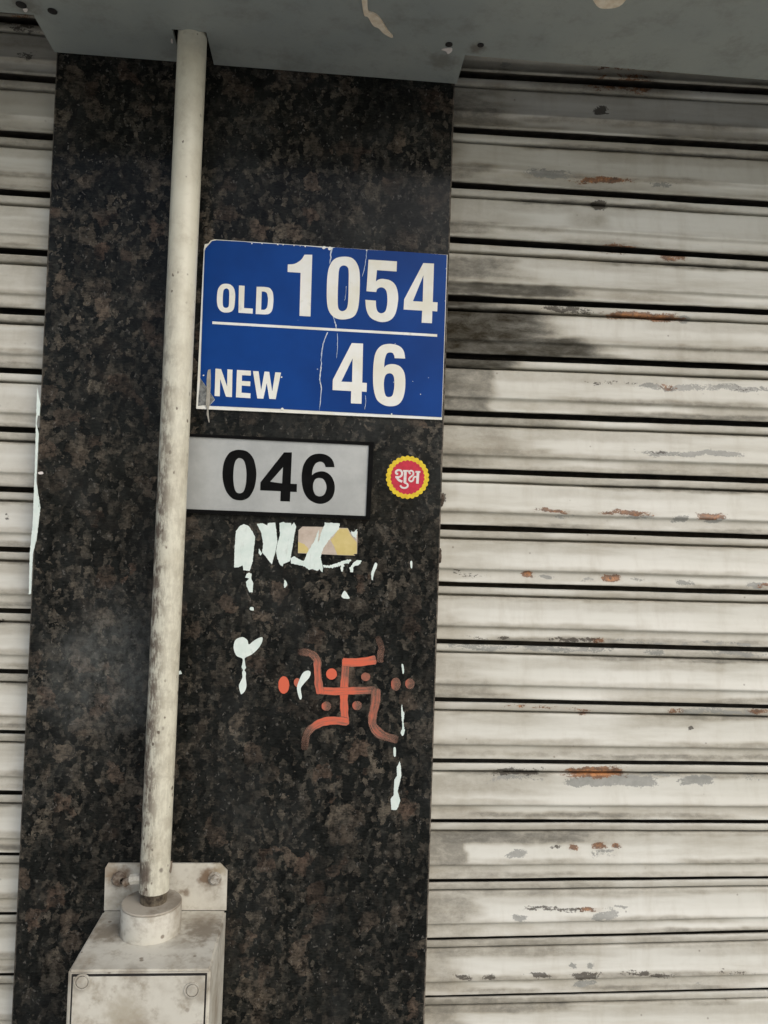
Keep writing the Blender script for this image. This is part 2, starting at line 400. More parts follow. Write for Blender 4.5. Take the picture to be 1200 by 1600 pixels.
# ------------------------------------------------------------------ ground
def ground_mat():
    k = NT('dusty_concrete'); lo, _ = k.noise(0.8, 6, 0.65); fi, _ = k.noise(60, 6, 0.7)
    col = k.mix(k.mapr(lo, 0.3, 0.7), (0.42, 0.41, 0.38), (0.50, 0.49, 0.455)); col = k.mix(k.mapr(fi, 0.55, 0.75, 0, 0.5), col, (0.13, 0.12, 0.11))
    k.bump(fi, 0.3, 0.004); return k.done(col, 0.9, 0, 0.3)
bm = bmesh.new(); bmesh.ops.create_grid(bm, x_segments=8, y_segments=8, size=600)
g = from_bm('ground', bm, ground_mat()); g['kind'] = 'structure'

# ------------------------------------------------------------------ granite pillar
PX0, PX1 = -0.3668, 0.1503
SOF = EYE + 0.601                              # underside of the canopy
pil = thing('granite_pillar', ((PX0+PX1)/2, 0, 0), 'polished dark brown speckled granite pillar between two roller shutters', 'pillar')
bm = bmesh.new(); e = 0.0018
loop = [(PX0, 0.34), (PX0, e), (PX0+e, 0), (PX1-e, 0), (PX1, e), (PX1, 0.34)]
def rowv(z): return [bm.verts.new((x, y, z)) for x, y in loop]
nz = 120; zs = [0.0 + i*(SOF+0.55)/nz for i in range(nz+1)]
rows = []
for z in zs:
    r = []
    for i, (x, y) in enumerate(loop):
        ch = max(0.0, mnoise.noise(Vector((z*38, i*5.0, 2)))-0.25)*0.004 if i in (1, 2, 3, 4) else 0
        if i == 1: y += ch
        if i == 2: x += ch
        if i == 3: x -= ch
        if i == 4: y += ch
        r.append(bm.verts.new((x, y, z)))
    rows.append(r)
for i in range(nz):
    for j in range(5):
        f = bm.faces.new((rows[i][j], rows[i][j+1], rows[i+1][j+1], rows[i+1][j])); f.material_index = 1 if j in (1, 3) else 0
bm.faces.new(rows[-1]); bm.faces.new(rows[0][::-1])
shaft = from_bm('shaft', bm, M['granite'], pil); shaft.data.materials.append(M['granite_edge'])

# ------------------------------------------------------------------ roller shutters
SH = 0.036                                      # set-back of the shutters behind the pillar face
PROF = [(-24, 34), (14.2, 34), (14.3, 9), (11.0, 6.0), (6.6, 2.6), (5.2, 1.0), (4.6, -0.6), (5.2, -1.8), (6.8, -2.4), (10, -2.7), (12.8, -2.5), (14.2, -1.8), (14.9, -0.5), (15.1, 2.5), (15.2, 11.0), (17.7, 11.0), (17.9, 2.4), (18.4, 0.7), (19.8, -0.2), (22, -0.6),
        (30, -1.4), (40, -3.0), (48, -5.0), (53, -6.9), (56, -8.2), (57.8, -8.8), (59.2, -8.5), (60.4, -7.0), (61.6, -5.4), (63.4, -4.7), (67, -4.9), (71, -5.8), (74.5, -7.4), (76.8, -8.5), (78.0, -8.4), (78.6, -7.2), (78.5, -4.5), (76, 3), (74, 12), (74, 30), (78, 33)]
# the paint stops at the rolled edges: inside, slot shade is coloured in as dark steel
prof = []
for (a, b), (c, d_) in zip(PROF, PROF[1:]):
    m = max(1, int(round(math.hypot(c-a, d_-b)/1.9)))
    for t in range(m): prof.append((a+(c-a)*t/m, b+(d_-b)*t/m))
prof.append(PROF[-1])
PF = np.array(prof)/1000.0
SPROF = np.array(PROF)/1000.0

# stains read off the photograph: x0, x1, y, half height (all photo pixels), kind, strength
ST = [
 (815, 905, 272, 7, 'bare', .9), (878, 1005, 282, 5, 'rust', .8), (1005, 1070, 288, 4, 'bare', .6), (925, 950, 172, 6, 'dark', 1.2), (922, 950, 321, 6, 'dark', 1.2),
 (905, 1040, 130, 13, 'rust', .62), (915, 1060, 108, 6, 'rust', .5), (1060, 1120, 142, 4, 'dark', .4), (780, 800, 99, 4, 'bare', .8),
 (921, 1000, 390, 7, 'rust', .75), (1022, 1080, 399, 6, 'rust', .85), (915, 1000, 378, 4, 'soot', .5), (829, 936, 483, 7, 'dark', .75), (932, 1076, 494, 6, 'rust', 1.0), (1060, 1078, 497, 6, 'bare', 1),
 (905, 1000, 599, 3, 'dark', .55), (985, 1205, 606, 5, 'bare', .8), (1026, 1058, 603, 5, 'rust', .8), (1100, 1205, 608, 4, 'dark', .35), (985, 1170, 709, 4, 'bare', .85), (995, 1060, 706, 3, 'dark', .45),
 (822, 905, 798, 3, 'rust', .75), (928, 1032, 802, 4, 'rust', .85), (860, 900, 806, 4, 'bare', .7), (960, 1030, 808, 4, 'bare', .7), (1045, 1080, 810, 5, 'bare', 1), (1085, 1138, 808, 5, 'rust', .95), (1090, 1140, 814, 4, 'bare', .8),
 (814, 834, 900, 5, 'rust', 1.1), (836, 868, 901, 3, 'bare', .7), (936, 974, 905, 5, 'rust', 1.1), (975, 1015, 907, 3, 'bare', .7), (905, 936, 904, 3, 'bare', .6), (1050, 1090, 910, 4, 'bare', .7), (1158, 1200, 913, 5, 'bare', .9), (1180, 1205, 914, 4, 'rust', .5), (687, 775, 896, 4, 'dark', .55),
 (700, 845, 996, 3, 'dark', .45), (842, 950, 999, 4, 'dark', .85), (920, 950, 1000, 4, 'rust', .8), (950, 1200, 1005, 3, 'bare', .5), (690, 980, 1012, 5, 'bare', .62), (1004, 1044, 1018, 5, 'bare', .85), (1086, 1205, 1020, 5, 'bare', .75),
 (780, 940, 1106, 4, 'rust', .45), (900, 920, 1109, 6, 'rust', .7), (1030, 1205, 1112, 5, 'bare', .62), (1040, 1070, 1110, 4, 'rust', .7), (1165, 1205, 1109, 5, 'rust', .8),
 (860, 990, 1207, 8, 'rust', 1.0), (885, 975, 1207, 6, 'rust', 1.2), (750, 866, 1206, 6, 'dark', .62), (868, 1042, 1220, 8, 'bare', 1.05), (1052, 1124, 1219, 7, 'bare', 1.0), (985, 1075, 1208, 4, 'bare', .7), (1150, 1205, 1212, 7, 'bare', .55), (740, 860, 1216, 6, 'bare', .55),
 (786, 828, 1335, 6, 'bare', .95), (885, 905, 1322, 5, 'rust', .8), (922, 950, 1322, 5, 'rust', .9), (955, 972, 1322, 4, 'rust', .8), (900, 970, 1334, 6, 'bare', .6), (855, 880, 1323, 3, 'dark', .6),
 (800, 925, 1420, 4, 'dark', .75), (900, 945, 1421, 4, 'rust', .9), (945, 990, 1419, 3, 'bare', .7), (920, 970, 1431, 7, 'bare', 1.0), (796, 826, 1436, 5, 'bare', .95),
 (708, 745, 1527, 5, 'dark', .8), (752, 775, 1526, 5, 'dark', .85), (815, 870, 1525, 4, 'dark', .8), (885, 945, 1524, 6, 'dark', .9), (950, 1075, 1522, 4, 'dark', .6), (1090, 1205, 1519, 4, 'dark', .45), (885, 940, 1534, 5, 'bare', .8), (890, 900, 1508, 4, 'bare', .9), (918, 926, 1508, 5, 'bare', .9), (1085, 1095, 1534, 6, 'bare', .6),
 (690, 697, 780, 8, 'dark', .9), (1078, 1082, 1137, 3, 'dark', 1.2),
]
SOOT = [  # x0, x1, y0, y1, strength, softness in px along x and y
 (600, 820, 400, 434, .72, 110, 12), (600, 900, 440, 458, .78, 130, 6), (600, 800, 458, 478, .9, 130, 8), (600, 850, 476, 530, .93, 170, 14), (600, 960, 522, 552, .86, 110, 8), (600, 790, 490, 548, .93, 150, 14),
 (600, 815, 553, 573, .86, 50, 5), (600, 776, 572, 645, .66, 22, 4), (600, 720, 572, 645, .72, 40, 8), (600, 880, 646, 668, .55, 150, 6), (600, 800, 666, 735, .42, 140, 10), (600, 870, 698, 709, .48, 90, 5), (600, 760, 700, 730, .5, 80, 8),
 (600, 800, 300, 362, .30, 110, 14), (600, 790, 140, 168, .60, 60, 10), (600, 800, 166, 192, .66, 70, 6), (600, 780, 254, 278, .55, 70, 6), (600, 776, 344, 364, .58, 50, 5), (600, 700, 225, 250, .5, 40, 10), (600, 1200, 60, 100, .35, 60, 10), (890, 1060, 104, 140, .55, 80, 8), (900, 1000, 366, 380, .5, 50, 6), (905, 960, 325, 345, .38, 30, 10),
 (600, 745, 870, 900, .26, 80, 10), (600, 755, 960, 1000, .30, 90, 10), (600, 745, 1020, 1060, .38, 90, 12), (600, 800, 1062, 1090, .46, 130, 8), (600, 790, 1156, 1184, .40, 130, 8), (600, 860, 1208, 1240, .36, 120, 12), (600, 790, 1256, 1280, .38, 130, 8), (600, 960, 1298, 1318, .66, 210, 6), (600, 732, 1306, 1352, .58, 10, 4), (600, 800, 1350, 1376, .46, 150, 6), (600, 1020, 1380, 1402, .46, 220, 6),
 (600, 740, 1400, 1442, .52, 45, 8), (600, 790, 1440, 1466, .42, 130, 6), (600, 940, 1468, 1496, .48, 150, 5), (600, 735, 1492, 1548, .46, 60, 8), (600, 930, 1560, 1584, .58, 150, 4), (600, 720, 1580, 1620, .5, 60, 6), (600, 690, 760, 1620, .30, 60, 20), (600, 700, 80, 480, .35, 60, 20),
]
LST = [(8, 42, 6, 8, 'dark', .9), (20, 60, 85, 6, 'dark', .6), (0, 70, 40, 10, 'dark', .7), (0, 60, 28, 8, 'rust', .5), (9, 13, 806, 5, 'dark', 1), (0, 10, 969, 3, 'dark', .8)]
LSOOT = [(-40, 90, 20, 75, .55, 20, 14), (-40, 90, 85, 100, .42, 20, 6), (-40, 90, 225, 240, .16, 20, 6), (-40, 90, 305, 320, .30, 20, 5), (-40, 90, 455, 472, .26, 20, 5), (-40, 90, 540, 562, .22, 20, 6), (-40, 90, 640, 660, .22, 20, 6), (-40, 90, 735, 755, .18, 20, 6), (-40, 90, 370, 384, .24, 20, 6), (-40, 90, 170, 190, .2, 20, 6)]

# long thin smears of street dirt rubbed along the slats as they roll
_r = random.Random(21)
def smears(lines_l, lines_r, xa, xb, lst):
    for a, b in zip(lines_l, lines_r):
        for off, hh, st_, nn in ((12, 5, .46, 2), (20, 4, .60, 3), (30, 8, .28, 2), (66, 4, .46, 2), (76, 7, .34, 2), (86, 4, .58, 3)):
            for _ in range(nn):
                x0 = _r.uniform(xa-60, xb-60); L = _r.uniform(60, 300); xm = x0+L/2
                y = a + (b-a)*(xm-xa)/(xb-xa) + off*0.98 - (xm-690)*0.04*min(1, max(-.4, (1300-a)/900))
                lst.append((x0, x0+L, y-hh, y+hh, st_*_r.uniform(.5, 1.1), _r.uniform(50, 130), 4))
def inv_grid():
    """photo pixel of any point on the shutter plane, by numpy"""
    R = np.array([rgt, upv, fwd])
    def f(X, Y, Z):
        v = np.stack([X-CAM.x, Y-CAM.y, Z-CAM.z], -1) @ R.T
        return 600+FOC*v[..., 0]/v[..., 2], 800-FOC*v[..., 1]/v[..., 2]
    return f
topix = inv_grid()
def smooth01(x): x = np.clip(x, 0, 1); return x*x*(3-2*x)
def stain_fields(px, py, spots, soots):
    out = {k: np.zeros(px.shape) for k in ('rust', 'bare', 'dark', 'soot')}
    wx = 16*np.sin(px*.021+py*.037) + 11*np.sin(px*.052-py*.091+1.3) + 8*np.sin(py*.21+px*.017+.4) + 5*np.sin(py*.47-px*.06)
    wy = 2.6*np.sin(px*.043+.7) + 1.6*np.sin(px*.11+py*.03) + 1.0*np.sin(px*.27+2.0)
    for x0, x1, y, h, k, a in spots:
        cx_, hw = (x0+x1)/2, (x1-x0)/2
        skew = (px-cx_)*0.02 + wy*0.6
        fx = smooth01((hw*1.12 + 5 - np.abs(px-cx_))/np.minimum(hw*0.9+6, 60)); fy = smooth01((h*1.8 - np.abs(py-y-skew))/(h*1.5))
        out[k] = np.maximum(out[k], a*0.80*fx*fy)
        if k == 'rust':                      # a little rust water has run down
            run = fx*smooth01((py-y)/3)*smooth01((y+34-py)/34)*(0.55+0.45*np.sin(px*.55+y)*np.sin(px*.23+y*.7))
            out['soot'] = np.maximum(out['soot'], 0.24*a*np.clip(run, 0, 1))
    for x0, x1, y0, y1, a, sx, sy in soots:
        tilt = (px-690)*0.04*np.clip((1300-py)/900, -0.4, 1)
        q = py-tilt+wy*0.35; pxw = px+wx*np.clip(sx/70, .25, 1.3)
        fx = smooth01((x1+sx*0.5-pxw)/sx)*smooth01((px-x0+sx)/sx); fy = smooth01((q-y0+sy)/(sy*1.5))*smooth01((y1+sy-q)/(sy*1.5))
        out['soot'] = np.maximum(out['soot'], a*fx*fy)
    return out
def slat_mesh(xs, zl, zr, xl, xr, zl2, zr2, spots=None, soots=None, pf=PF):
    """one slat hanging between its upper line (zl..zr) and lower line (zl2..zr2)"""
    xs = np.asarray(xs); top = zl + (zr-zl)*(xs-xl)/(xr-xl); bot = zl2 + (zr2-zl2)*(xs-xl)/(xr-xl)
    pitch = top-bot
    Z = top[:, None] - pf[None, :, 0]*(pitch/0.081)[:, None]
    wob = np.array([0.0012*mnoise.noise(Vector((x*4, zl*31, 0))) for x in xs])
    zw = np.array([0.0007*mnoise.noise(Vector((x*7, zl*57, 5))) + 0.0003*mnoise.noise(Vector((x*31, zl*57, 8))) for x in xs]); Z = Z + zw[:, None]
    Y = SH + pf[None, :, 1] + wob[:, None] + 0*Z
    X = xs[:, None] + 0*Z
    n, m = Z.shape
    co = np.stack([X, Y, Z], -1).reshape(-1, 3)
    i = np.arange(n-1)[:, None]*m + np.arange(m-1)[None, :]
    q = np.stack([i, i+1, i+m+1, i+m], -1).reshape(-1, 4)
    me = bpy.data.meshes.new('slat')
    me.vertices.add(len(co)); me.vertices.foreach_set('co', co.ravel())
    me.loops.add(q.size); me.loops.foreach_set('vertex_index', q.ravel().astype(np.int32))
    me.polygons.add(len(q)); me.polygons.foreach_set('loop_start', np.arange(0, q.size, 4, dtype=np.int32))
    me.update(calc_edges=True)
    me.polygons.foreach_set('use_smooth', np.ones(len(q), dtype=bool))
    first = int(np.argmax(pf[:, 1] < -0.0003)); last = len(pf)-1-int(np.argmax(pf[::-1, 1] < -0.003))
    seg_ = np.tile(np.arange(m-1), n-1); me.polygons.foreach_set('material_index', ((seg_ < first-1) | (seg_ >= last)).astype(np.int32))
    if spots is not None:
        px, py = topix(co[:, 0], co[:, 1], co[:, 2]); F = stain_fields(px, py, spots, soots)
        for k_, v in F.items():
            if v.max() > 0:
                at = me.attributes.new(k_, 'FLOAT', 'POINT'); at.data.foreach_set('value', v.astype(np.float32))
    return me
R_L = [22, 110, 198, 285, 371, 463, 553, 643, 733, 822, 911, 1001, 1092, 1188, 1282, 1376, 1467, 1557, 1648]
R_R = [52, 140, 228, 316, 402, 486, 573, 662, 750, 838, 925, 1014, 1103, 1193, 1283.6, 1371, 1455, 1545, 1635]
L_L = [-65, 25, 115, 205, 297, 389, 482.5, 576, 668, 763, 857, 953, 1048, 1143, 1238, 1334, 1427, 1522, 1617]
L_R = [-58, 32, 121, 210, 301, 392.5, 486, 579, 672, 764.5, 858, 954, 1048, 1143, 1238, 1333.5, 1427, 1522, 1617]
smears(R_L, R_R, 690, 1200, SOOT); smears(L_L, L_R, -120, 80, LSOOT)
def zat(px, py): return P(px, py, -(SH-0.006)).z
FULL = 2.05
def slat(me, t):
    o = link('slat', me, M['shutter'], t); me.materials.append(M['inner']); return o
def make_shutter(label, right):
    t = thing('roller_shutter', (1.0 if right else -1.3, SH, 0), label, 'shutter')
    if right: A, B, xa, xb = [zat(690, y) for y in R_L], [zat(1200, y) for y in R_R], P(690, 800, -SH).x, P(1200, 800, -SH).x
    else: A, B, xa, xb = [zat(0, y) for y in L_L], [zat(55, y) for y in L_R], P(0, 800, -SH).x, P(55, 800, -SH).x
    if not right:                               # the lines on this side are measured over a short run: keep them level
        m = [(a+b)/2 for a, b in zip(A, B)]; A = B = m
    if right: xs = list(np.arange(PX1+0.001, 0.66, 0.0028)) + list(np.linspace(0.67, PX1+FULL, 40))
    else: xs = list(np.linspace(PX0-FULL, PX0-0.16, 40)) + list(np.arange(PX0-0.155, PX0-0.001, 0.0028)); xs[-1] = PX0-0.001
    for i in range(len(A)-1):
        # beyond the run the photograph shows a slat goes on level
        k = 1.0
        bl = B[i]; bl2 = B[i+1]
        me = slat_mesh(xs, A[i], A[i]+(bl-A[i])*k, xa, xb, A[i+1], A[i+1]+(bl2-A[i+1])*k, ST if right else LST, SOOT if right else LSOOT)
        if right:                               # level out the tilt past the picture
            co = np.empty(len(me.vertices)*3); me.vertices.foreach_get('co', co); co = co.reshape(-1, 3)
            s = (bl-A[i])/(xb-xa); over = np.maximum(0, co[:, 0]-0.66); co[:, 2] -= s*over; me.vertices.foreach_set('co', co.ravel()); me.update()
        slat(me, t)
    # slats above the canopy and below the picture
    coarse = [PX1+0.001, PX1+FULL] if right else [PX0-FULL, PX0-0.001]
    coarse = list(np.linspace(coarse[0], coarse[1], 24))
    zlo, zhi = A[-1], A[0]; zb = B[-1]
    lowm = None; k = 0
    while zlo - 0.081*(k+1) > 0.05:
        z = zlo-0.081*k
        if right:
            x2 = 0.66; lowz = zb-0.081*k
            me = slat_mesh(coarse, z, z, 0, 1, z-0.081, z-0.081, None, None, SPROF)
        else: me = slat_mesh(coarse, z, z, 0, 1, z-0.081, z-0.081, None, None, SPROF)
        slat(me, t); k += 1
    zend = zlo-0.081*k
    box('bottom_bar', (coarse[0], SH-0.02, 0.004), (coarse[-1], SH+0.02, zend-0.001), M['rusty'], t, 0.003)
    for j in range(2):
        z = zhi+0.081*(j+1); slat(slat_mesh(coarse, z, z, 0, 1, z-0.081, z-0.081, None, None, SPROF), t)
    return t
make_shutter('soot and rust stained cream roller shutter beside the round red sticker', True)
make_shutter('cleaner cream roller shutter beside the pillar edge nearest the pipe', False)

# ------------------------------------------------------------------ canopy
cn = thing('shopfront_canopy', (0, -0.3, SOF), 'grey painted canopy with flat underside over the pillar and shutters', 'canopy')
k = NT('grey_canopy_paint'); lo, _ = k.noise(5, 5, 0.6); fi, _ = k.noise(300, 4, 0.7)
ccol = k.mix(k.mapr(lo, 0.3, 0.7), (0.25, 0.275, 0.26), (0.305, 0.325, 0.295)); ccol = k.mix(k.mapr(fi, 0.55, 0.8, 0, 0.35), ccol, (0.19, 0.195, 0.18))
mo, _ = k.noise(22, 6, 0.72); ccol = k.mix(k.mapr(mo, 0.46, 0.72, 0, 0.5), ccol, (0.155, 0.155, 0.135))
for pt, r, a in ((PZ(745, 75, SOF), 0.012, .7), (PZ(690, 95, SOF), 0.02, .5), (PZ(40, 8, SOF), 0.02, .5)):
    ccol = k.mix(k.math('MULTIPLY', k.spot(pt, r, 0.9, 120), a), ccol, (0.10, 0.085, 0.065))
k.bump(fi, 0.1, 0.0008)
M['canopy'] = k.done(ccol, k.mapr(lo, 0.3, 0.7, 0.45, 0.6), 0, 0.4)
slotR = PZ(722, 86, SOF).y; slotL = PZ(60, 24, SOF).y
FRONT = -0.24
nA, nB = PZ(269, 46.5, SOF), PZ(322, 49.5, SOF)
na, nb = nA.x, nB.x; ny = (nA.y+nB.y)/2
out = [(-2.6, FRONT), (2.4, FRONT), (2.4, slotR), (PX1+0.002, slotR), (PX1+0.002, -0.001), (nb, -0.001), (nb, ny), (na, ny), (na, -0.001), (PX0-0.002, -0.001), (PX0-0.002, slotL), (-2.6, slotL)]
sheet('soffit_panel', [[Vector((x, y, SOF)) for x, y in out]], M['canopy'], cn, 0.006, Vector((0, 0, 1)))
box('fascia', (-2.6, FRONT-0.006, SOF-0.012), (2.4, FRONT-0.0005, SOF+0.55), M['canopy'], cn)
box('roof_slab', (-2.6, FRONT-0.02, SOF+0.551), (2.4, 0.5, SOF+0.60), M['canopy'], cn)
box('back_panel', (-2.6, 0.345, SOF-0.02), (2.4, 0.36, SOF+0.55), M['dark'], cn)
zz = zmap(540, 0, 12)
def flat(name, pts, zm, mat, parent, drop, curl=None):
    q = crom(pts); o = sheet(name, [[PZ(*zm(p), SOF) + Vector((0, 0, -drop)) for p in q]], mat, parent, drop-0.0002, Vector((0, 0, 1)))
    return o
flat('peeling_paint', [(300, -150), (400, -150), (420, 170), (520, 220), (620, 290), (700, 400), (800, 560), (890, 660), (850, 672), (720, 600), (620, 500), (520, 450), (420, 290), (345, 235)], zz, M['peel'], cn, 0.0022)
flat('peeling_paint', [(640, -60), (770, -60), (745, 8), (690, 22), (660, 6)], zmap(600, 0, 2), M['peel'], cn, 0.002)
flat('chipped_paint', [(690, 76), (705, 74), (706, 79), (700, 83), (697, 79)], zmap(0, 0, 1), M['letter'], cn, 0.0012)
flat('chipped_paint', [(267, 62), (269, 60), (270, 66), (268, 66)], zmap(0, 0, 1), M['letter'], cn, 0.0012)
flat('chipped_paint', [(36, 12), (43, 13), (42, 17), (38, 17)], zmap(0, 0, 1), M['letter'], cn, 0.0012)
for (x, y, r) in ((701.5, 69, .0045), (751, 70, .004), (82, 17, .0055), (33, 7, .006)):
    c = PZ(x, y, SOF); lathe('screw_hole', c + Vector((0, 0, -0.0015)), (0, 0, 1), [(0, r*0.8), (0.0006, r), (0.0013, r)], M['dark'], cn, 14)

# ------------------------------------------------------------------ blue number plate
zI = zmap(0, 0, 1)
SD = 0.004
sg = thing('number_plate', P(505, 640, SD), 'blue enamel house number plate reading OLD 1054 NEW 46', 'sign')
cut('backing_plate', [[(318.5, 389), (320, 381.5), (325.5, 380.5), (329, 376), (335, 374), (699.3, 398.2), (690.6, 656), (306.5, 638.6)]], zI, SD-0.0006, M['white'], sg, SD-0.0008, (False,))
cut('blue_face', [[(319.8, 392), (321.5, 387.5), (327, 381.5), (331, 376.8), (338, 375.3), (380, 377.6), (398, 379.3), (470, 383.6), (497, 386.2), (518, 387.8), (524, 386.6), (572, 390.0), (640, 394), (698.3, 398.4), (690.2, 651.8), (640, 649.2), (560, 645.2), (444, 639.2), (330, 634), (327.5, 633.5), (336, 624.5), (329, 614), (312.9, 590.5)]], zI, SD, M['blue'], sg, 0.0005, (False,))
cut('worn_patch', [[(313.3, 592), (328.5, 614.5), (335.3, 624.3), (327, 633.2), (309.2, 633.6), (311, 612)]], zI, SD-0.0002, M['plate'], sg, 0.0003, (False,), 0.6)
zz1, zz2, zz3, zz4 = zmap(440, 380, 4.6154), zmap(310, 420, 8.5714), zmap(500, 520, 7.5), zmap(300, 560, 7.5)
def S(*pts): return [(x, y, 1) for x, y in pts]
TH = SD+0.0003
W = M['white']
cut('digit', [S((165, 83), (221, 83), (208, 528), (129, 524), (137, 213), (43, 207), (45, 153))+[(95, 148), (140, 120)]], zz1, TH, W, sg, 0.0003)
zero = [(445, 97), (510, 108), (550, 160), (564, 240), (560, 400), (545, 490), (510, 535), (440, 550), (380, 535), (340, 485), (326, 400), (330, 240), (348, 160), (385, 112)]
zin = [(450, 160), (475, 172), (484, 205), (483, 300), (482, 380), (476, 450), (462, 480), (435, 490), (412, 475), (405, 440), (405, 370), (407, 300), (413, 200), (425, 170)]
cut('digit', [zero, zin], zz1, TH, W, sg, 0.0003)
cut('digit', [S((627, 118), (832, 131), (829, 204), (688, 194), (680, 275))+[(705, 260), (740, 258), (790, 272), (825, 310), (840, 370), (838, 430), (822, 505), (790, 550), (740, 568), (690, 562), (640, 535), (612, 480)]+S((604, 408), (680, 414))+[(682, 460), (695, 495), (722, 505), (748, 490), (760, 450), (763, 400), (757, 350), (740, 325), (715, 318), (690, 330)]+S((683, 352), (612, 346))], zz1, TH, W, sg, 0.0003)
cut('digit', [S((1022, 143), (1099, 147), (1090, 424), (1125, 427), (1122, 492), (1087, 489), (1084, 577), (1010, 573), (1014, 486), (880, 478), (884, 404)), S((1023, 232), (1018, 422), (947, 418))], zz1, TH, W, sg, 0.0003)
cut('letter', [[(372, 200), (430, 212), (475, 260), (492, 340), (488, 440), (475, 530), (435, 575), (370, 586), (310, 572), (265, 520), (248, 430), (255, 310), (275, 250), (315, 210)], [(375, 262), (402, 275), (413, 310), (412, 400), (408, 490), (395, 515), (365, 524), (338, 510), (327, 480), (326, 400), (332, 310), (345, 275)]], zz2, TH, W, sg, 0.0003)
cut('letter', [S((543, 223), (619, 228), (610, 525), (729, 533), (726, 600), (537, 588))], zz2, TH, W, sg, 0.0003)
cut('letter', [S((780, 240), (890, 243))+[(955, 258), (992, 310), (1005, 390), (1000, 490), (985, 560), (950, 600)]+S((895, 611), (767, 605)), S((848, 302), (880, 304))+[(915, 325), (931, 390), (928, 470), (915, 525)]+S((880, 550), (840, 548))], zz2, TH, W, sg, 0.0003)
cut('dividing_line', [S((331.8, 502.2), (683, 522.2), (683, 526.2), (331.8, 506.2))], zI, TH, W, sg, 0.0003)
cut('digit', [S((372, 120), (505, 126), (495, 584), (549, 588), (546, 692), (489, 688), (486, 832), (362, 826), (365, 683), (147, 670), (150, 550)), S((382, 300), (376, 577), (250, 572))], zz3, TH, W, sg, 0.0003)
six = S((998, 302), (875, 297))+[(868, 262), (850, 236), (820, 230), (785, 242), (765, 290), (755, 345)]+S((752, 408))+[(780, 380), (830, 367), (890, 372), (945, 400), (985, 460), (1000, 550), (995, 670), (975, 760), (935, 825), (880, 855), (810, 860), (745, 845), (680, 800), (645, 730), (625, 620), (622, 480), (630, 340), (650, 240), (690, 175), (745, 140), (820, 130), (900, 143), (955, 175), (985, 225)]
cut('digit', [six, [(815, 473), (850, 488), (868, 530), (872, 610), (862, 690), (845, 738), (810, 753), (775, 742), (755, 690), (748, 610), (755, 535), (775, 490)]], zz3, TH, W, sg, 0.0003)
cut('letter', [S((275, 120), (341, 125), (412, 330), (415, 128), (474, 132), (468, 453), (398, 449), (330, 240), (325, 444), (265, 440))], zz4, TH, W, sg, 0.0003)
cut('letter', [S((527, 135), (690, 145), (689, 202), (586, 196), (584, 264), (684, 270), (682, 325), (583, 318), (580, 402), (686, 409), (684, 466), (515, 456))], zz4, TH, W, sg, 0.0003)
cut('letter', [S((714, 148), (780, 151), (810, 372), (850, 154), (905, 157), (940, 388), (976, 162), (1043, 166), (980, 478), (906, 474), (876, 290), (836, 472), (765, 468))], zz4, TH, W, sg, 0.0003)
def crack(pts, w, z=TH+0.0002):
    L = crom(pts, closed=False, n=6); a, b = [], []
    for i, q in enumerate(L):
        t = (L[min(i+1, len(L)-1)]-L[max(i-1, 0)]).normalized(); n = Vector((-t.y, t.x)); f = i/(len(L)-1)
        ww = w*0.5*(0.35+0.9*abs(mnoise.noise(Vector((q.y*.35, 4, w)))))*min(1, 6*(1-f)+0.15)
        j = n*mnoise.noise(Vector((q.y*.2, 8, 0)))*0.8
        a.append(q+n*ww+j); b.append(q-n*ww+j)
    cut('crack', [a+b[::-1]], zI, z, M['crack'], sg, 0.00015, (False,))
crack([(519.5, 387), (517, 395), (516.5, 404), (515, 412)], 3.2, SD+0.0002)
crack([(520.5, 494), (523, 502), (526, 514)], 2.6, SD+0.0002); crack([(527, 521), (527.5, 534), (527, 548), (525.5, 560)], 1.8)
crack([(512, 519), (507, 531), (503.5, 545), (502, 560), (502, 571), (500.5, 583), (500, 595), (502, 606), (501, 622), (499, 642)], 3.0)
crack([(573.5, 391), (572, 402), (570, 417), (566, 432)], 1.8, SD+0.0002); crack([(541, 447), (540, 462), (538, 470)], 1.2)
crack([(571, 618), (571.5, 626), (570, 640)], 1.4)
for x, y, w in ((393.5, 380.5, 3), (409.5, 380.4, 2.4), (434, 382, 3.4), (442.5, 382.4, 2.2), (459.5, 383.6, 2.4), (469, 384.2, 2.0), (477, 385, 3), (506, 387, 7), (516, 388, 8), (645, 596, 1.8), (657, 616, 2.0), (318, 586.5, 3), (440, 589, 3), (573, 391, 3), (441, 639, 5), (697, 420, 1.6), (695.5, 470, 1.5), (612, 647, 3)):
    n = 7; cut('chip', [[(x+w*.5*math.cos(6.28*i/n)*random.uniform(.6, 1.1), y+w*.42*math.sin(6.28*i/n)*random.uniform(.6, 1.1)) for i in range(n)]], zI, SD+0.0002, M['white'], sg, 0.0002, (False,))
cut('glue_drip', [[(185, 145), (203, 132), (218, 145), (219, 330), (212, 420), (205, 540), (194, 590), (197, 660), (204, 738), (196, 748), (182, 690), (172, 650), (176, 590), (160, 540), (170, 430), (172, 250)]], zz4, SD+0.001, M['drip'], sg, 0.0009)

